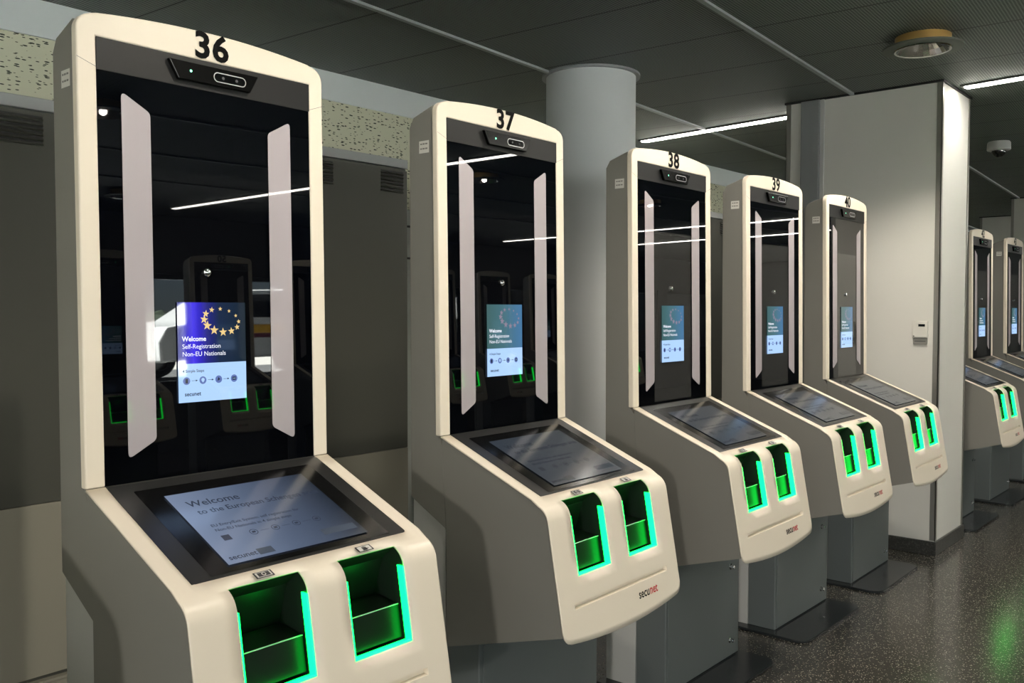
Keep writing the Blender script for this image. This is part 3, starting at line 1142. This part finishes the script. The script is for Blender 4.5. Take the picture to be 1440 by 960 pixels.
        if wi == 0:
            rect(bm, h, cx-0.013, cx+0.013, -sc-0.0058, -sc+0.0058, 0)
            disc(bm, lambda u, v: DP(u, -v, 0.0016), cx, -sc, 0.0048, 1, 14)
            disc(bm, lambda u, v: DP(u, -v, 0.0019), cx, -sc, 0.003, 0, 12)
        else:
            rect(bm, h, cx-0.006, cx+0.005, -sc-0.0065, -sc+0.000, 0)
            for q in range(4):
                rect(bm, h, cx-0.006+q*0.003, cx-0.004+q*0.003, -sc, -sc+0.0062-abs(q-1.4)*0.0012, 0)
            rect(bm, h, cx+0.005, cx+0.010, -sc-0.003, -sc-0.001, 0)
        new_obj('pictogram', bm, [M_dkgrey, M_label], cov)
    # -- white sticker on the near side of the head
    bm = bmesh.new()
    X = -0.2975
    polyface(bm, [(X, 0.048, 1.866), (X, 0.088, 1.866), (X, 0.088, 1.901), (X, 0.048, 1.901)], 0)
    for z in (1.890, 1.8765):
        for y0, y1 in ((0.054, 0.063), (0.065, 0.074), (0.076, 0.083)):
            polyface(bm, [(X-0.0004, y0, z), (X-0.0004, y1, z), (X-0.0004, y1, z+0.004), (X-0.0004, y0, z+0.004)], 1)
    new_obj('sticker', bm, [M_label, M_labelink], t)
    # -- pedestal, locks, rear spine, floor plate
    bm = bmesh.new()
    box(bm, -0.290, 0.290, -0.138, -0.012, 0.012, 0.495)
    pd = new_obj('pedestal', bm, M_ped, t, bevel=0.003)
    bm = bmesh.new()
    prism(bm, [(a, -0.142, b) for a, b in rounded(-0.276, 0.268, 0.018, 0.478, 0.004, 3)], (0, 0.004, 0))
    new_obj('pedestal_door', bm, M_ped, pd, bevel=0.001)
    for z in (0.082, 0.382):
        bm = bmesh.new()
        lathe(bm, [(0.012, 0.0), (0.012, -0.003), (0.008, -0.004), (0.008, -0.016), (0.006, -0.018), (0.001, -0.018)], (0.204, -0.142, z), 'y', 18)
        new_obj('lock', bm, M_chrome, pd, smooth=True)
    bm = bmesh.new()
    box(bm, -0.292, 0.292, -0.010, 0.120, 0.012, 0.792)
    prism(bm, [(-0.292, -0.010, 0.792), (-0.292, 0.120, 0.792), (-0.292, 0.120, 0.860)], (0.584, 0, 0))
    new_obj('rear_spine', bm, M_spine, t, bevel=0.001)
    bm = bmesh.new()
    pts = [(-0.345, 0.13), (-0.345, -0.25)] + arc((-0.285, -0.245), 0.06, 180, 270, 8)[1:] + arc((0.245, -0.245), 0.06, 270, 360, 8) + [(0.305, 0.13)]
    prism(bm, [(a, b, 0.0) for a, b in pts], (0, 0, 0.012))
    new_obj('base_plate', bm, M_plate, t, bevel=0.003)
    return t


ROW = [(36, 0.300, 0.000, 0.0, 'large self-service kiosk numbered 36, nearest in the row'),
       (37, 1.309, 0.016, 0.0178, 'self-service kiosk numbered 37, second from the front of the row'),
       (38, 2.305, 0.013, 0.0073, 'self-service kiosk numbered 38 in front of the round column'),
       (39, 3.208, 0.003, -0.0034, 'self-service kiosk numbered 39, between kiosks 38 and 40'),
       (40, 4.106, 0.004, 0.0103, 'self-service kiosk numbered 40 beside the square white pillar'),
       (41, 5.793, -0.021, -0.0060, 'self-service kiosk just past the pillar, its head hidden and its desk showing'),
       (42, 6.818, -0.021, -0.0086, 'small far self-service kiosk numbered 42'),
       (43, 7.870, -0.023, -0.0065, 'farthest self-service kiosk, numbered 43, cut by the right edge')]
kz = kiosk(ROW[0][4], '36', True)
kz.location = (0.300, 0, 0)
proto = kiosk(ROW[1][4], '37', False)
proto.location = ROW[1][1:3]+(0,)
proto.rotation_euler.z = ROW[1][3]
plain = kiosk('opposite kiosk numbered 50, mirrored in the glass of kiosk 36', '50', False)
plain.location = (3.50, -5.17, 0)
plain.rotation_euler.z = math.pi
plain['group'] = 'kiosks on the opposite side of the hall'


def copy_kiosk(src, number, loc, rz, label):
    c = src.copy()
    C.objects.link(c)
    c.location = loc
    c.rotation_euler.z = rz
    c['label'] = label
    for ch in list(src.children):
        if ch.name.startswith('number'):
            continue
        copy_tree(ch, c)
    if number:
        number_plate(c, number)
    return c


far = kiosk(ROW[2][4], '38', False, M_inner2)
far.location = ROW[2][1:3]+(0,)
far.rotation_euler.z = ROW[2][3]
for num, x, y, rz, lab in ROW[3:]:
    copy_kiosk(far, str(num), (x, y, 0), rz, lab)
copy_kiosk(proto, None, (-0.70, 0.0, 0), 0.0, 'kiosk standing out of the picture left of kiosk 36')
for i, lab in ((-2, 'opposite kiosk two places before number 50'), (-1, 'opposite kiosk next to number 50, nearer the camera'), (1, 'opposite kiosk just past number 50'),
               (2, 'opposite kiosk two places past number 50'), (3, 'opposite kiosk three places past number 50'), (4, 'opposite kiosk four places past number 50'),
               (5, 'opposite kiosk five places past number 50'), (6, 'opposite kiosk at the far end of the opposite row')):
    copy_kiosk(plain, None, (3.50+i*1.0, -5.17, 0), math.pi, lab)

# ------------------------------------------------------------------ parked cars outside, mirrored in the glass of the kiosks
m_paint = mat('white_car_paint', lin(226, 226, 222), 0.25, coat=0.6)
m_glassd = mat('car_glass', lin(20, 24, 28), 0.05, spec=0.7)
m_tyre = mat('tyre_rubber', lin(18, 18, 18), 0.8)
m_alloy = mat('alloy_rim', lin(180, 180, 180), 0.25, 0.8)
m_stripe = mat('yellow_stripe', lin(226, 172, 40), 0.4)
m_stripe2 = mat('maroon_stripe', lin(110, 24, 50), 0.4)


def car(label, loc):
    t = thing('parked_car', label, 'car', loc, 0.0, 'cars parked outside the windows')
    body = [(-2.15, 0.30), (-2.18, 0.62), (-2.05, 0.86), (-1.35, 0.98), (-0.55, 1.46), (0.95, 1.50), (1.70, 1.05), (2.10, 0.95), (2.15, 0.34)]
    arches = []
    for cx in (1.32, -1.36):
        arches += [(cx+0.37*math.cos(math.radians(q)), 0.33+0.37*math.sin(math.radians(q))) for q in range(0, 181, 15)]
    bm = bmesh.new()
    prism(bm, [(x, -0.86, z) for x, z in body+[(p[0], p[1]) for p in arches]], (0, 1.72, 0))
    new_obj('body', bm, m_paint, t, bevel=0.04, segs=3, smooth=True)
    for s in (-1, 1):
        bm = bmesh.new()
        for q in ([(-1.12, 1.0), (-0.52, 1.38), (0.15, 1.40), (0.15, 1.0)], [(0.23, 1.0), (0.23, 1.40), (0.90, 1.41), (1.45, 1.03)]):
            prism(bm, [(x, s*0.862, z) for x, z in q], (0, s*0.006, 0))
        new_obj('side_window', bm, m_glassd, t)
        bm = bmesh.new()
        prism(bm, [(-0.95, s*0.862, 0.74), (0.9, s*0.862, 0.74), (0.9, s*0.862, 0.88), (-0.95, s*0.862, 0.88)], (0, s*0.004, 0), 0)
        prism(bm, [(-0.95, s*0.862, 0.66), (0.9, s*0.862, 0.66), (0.9, s*0.862, 0.735), (-0.95, s*0.862, 0.735)], (0, s*0.004, 0), 1)
        new_obj('side_stripe', bm, [m_stripe, m_stripe2], t)
        for cx in (1.32, -1.36):
            bm = bmesh.new()
            lathe(bm, [(0.21, s*0.70), (0.31, s*0.70), (0.325, s*0.76), (0.315, s*0.87), (0.22, s*0.88), (0.21, s*0.84), (0.21, s*0.70)], (cx, 0, 0.325), 'y', 32, caps=(False, False))
            w = new_obj('wheel', bm, m_tyre, t, smooth=True)
            bm = bmesh.new()
            lathe(bm, [(0.22, s*0.82), (0.205, s*0.84), (0.19, s*0.82), (0.05, s*0.82), (0.045, s*0.87), (0.002, s*0.875)], (cx, 0, 0.325), 'y', 24)
            for k in range(5):
                q = 2*math.pi*k/5
                d = Vector((math.cos(q), 0, math.sin(q)))
                e = Vector((-math.sin(q), 0, math.cos(q)))*0.022
                c0 = Vector((cx, s*0.85, 0.325))
                prism(bm, [c0+d*0.04-e, c0+d*0.21-e, c0+d*0.21+e, c0+d*0.04+e], (0, s*0.015, 0))
            new_obj('rim', bm, m_alloy, w)
    return t


car('white parked car with yellow stripe outside, mirrored in the glass of kiosk 36', (8.35, -12.2, GZ+0.004))
c2 = [o for o in C.objects if o.name == 'parked_car'][0]
c3 = copy_tree(c2)
c3.location = (15.5, -12.6, GZ+0.004)
c3['label'] = 'white parked car outside the windows, mirrored in the glass of kiosk 37'
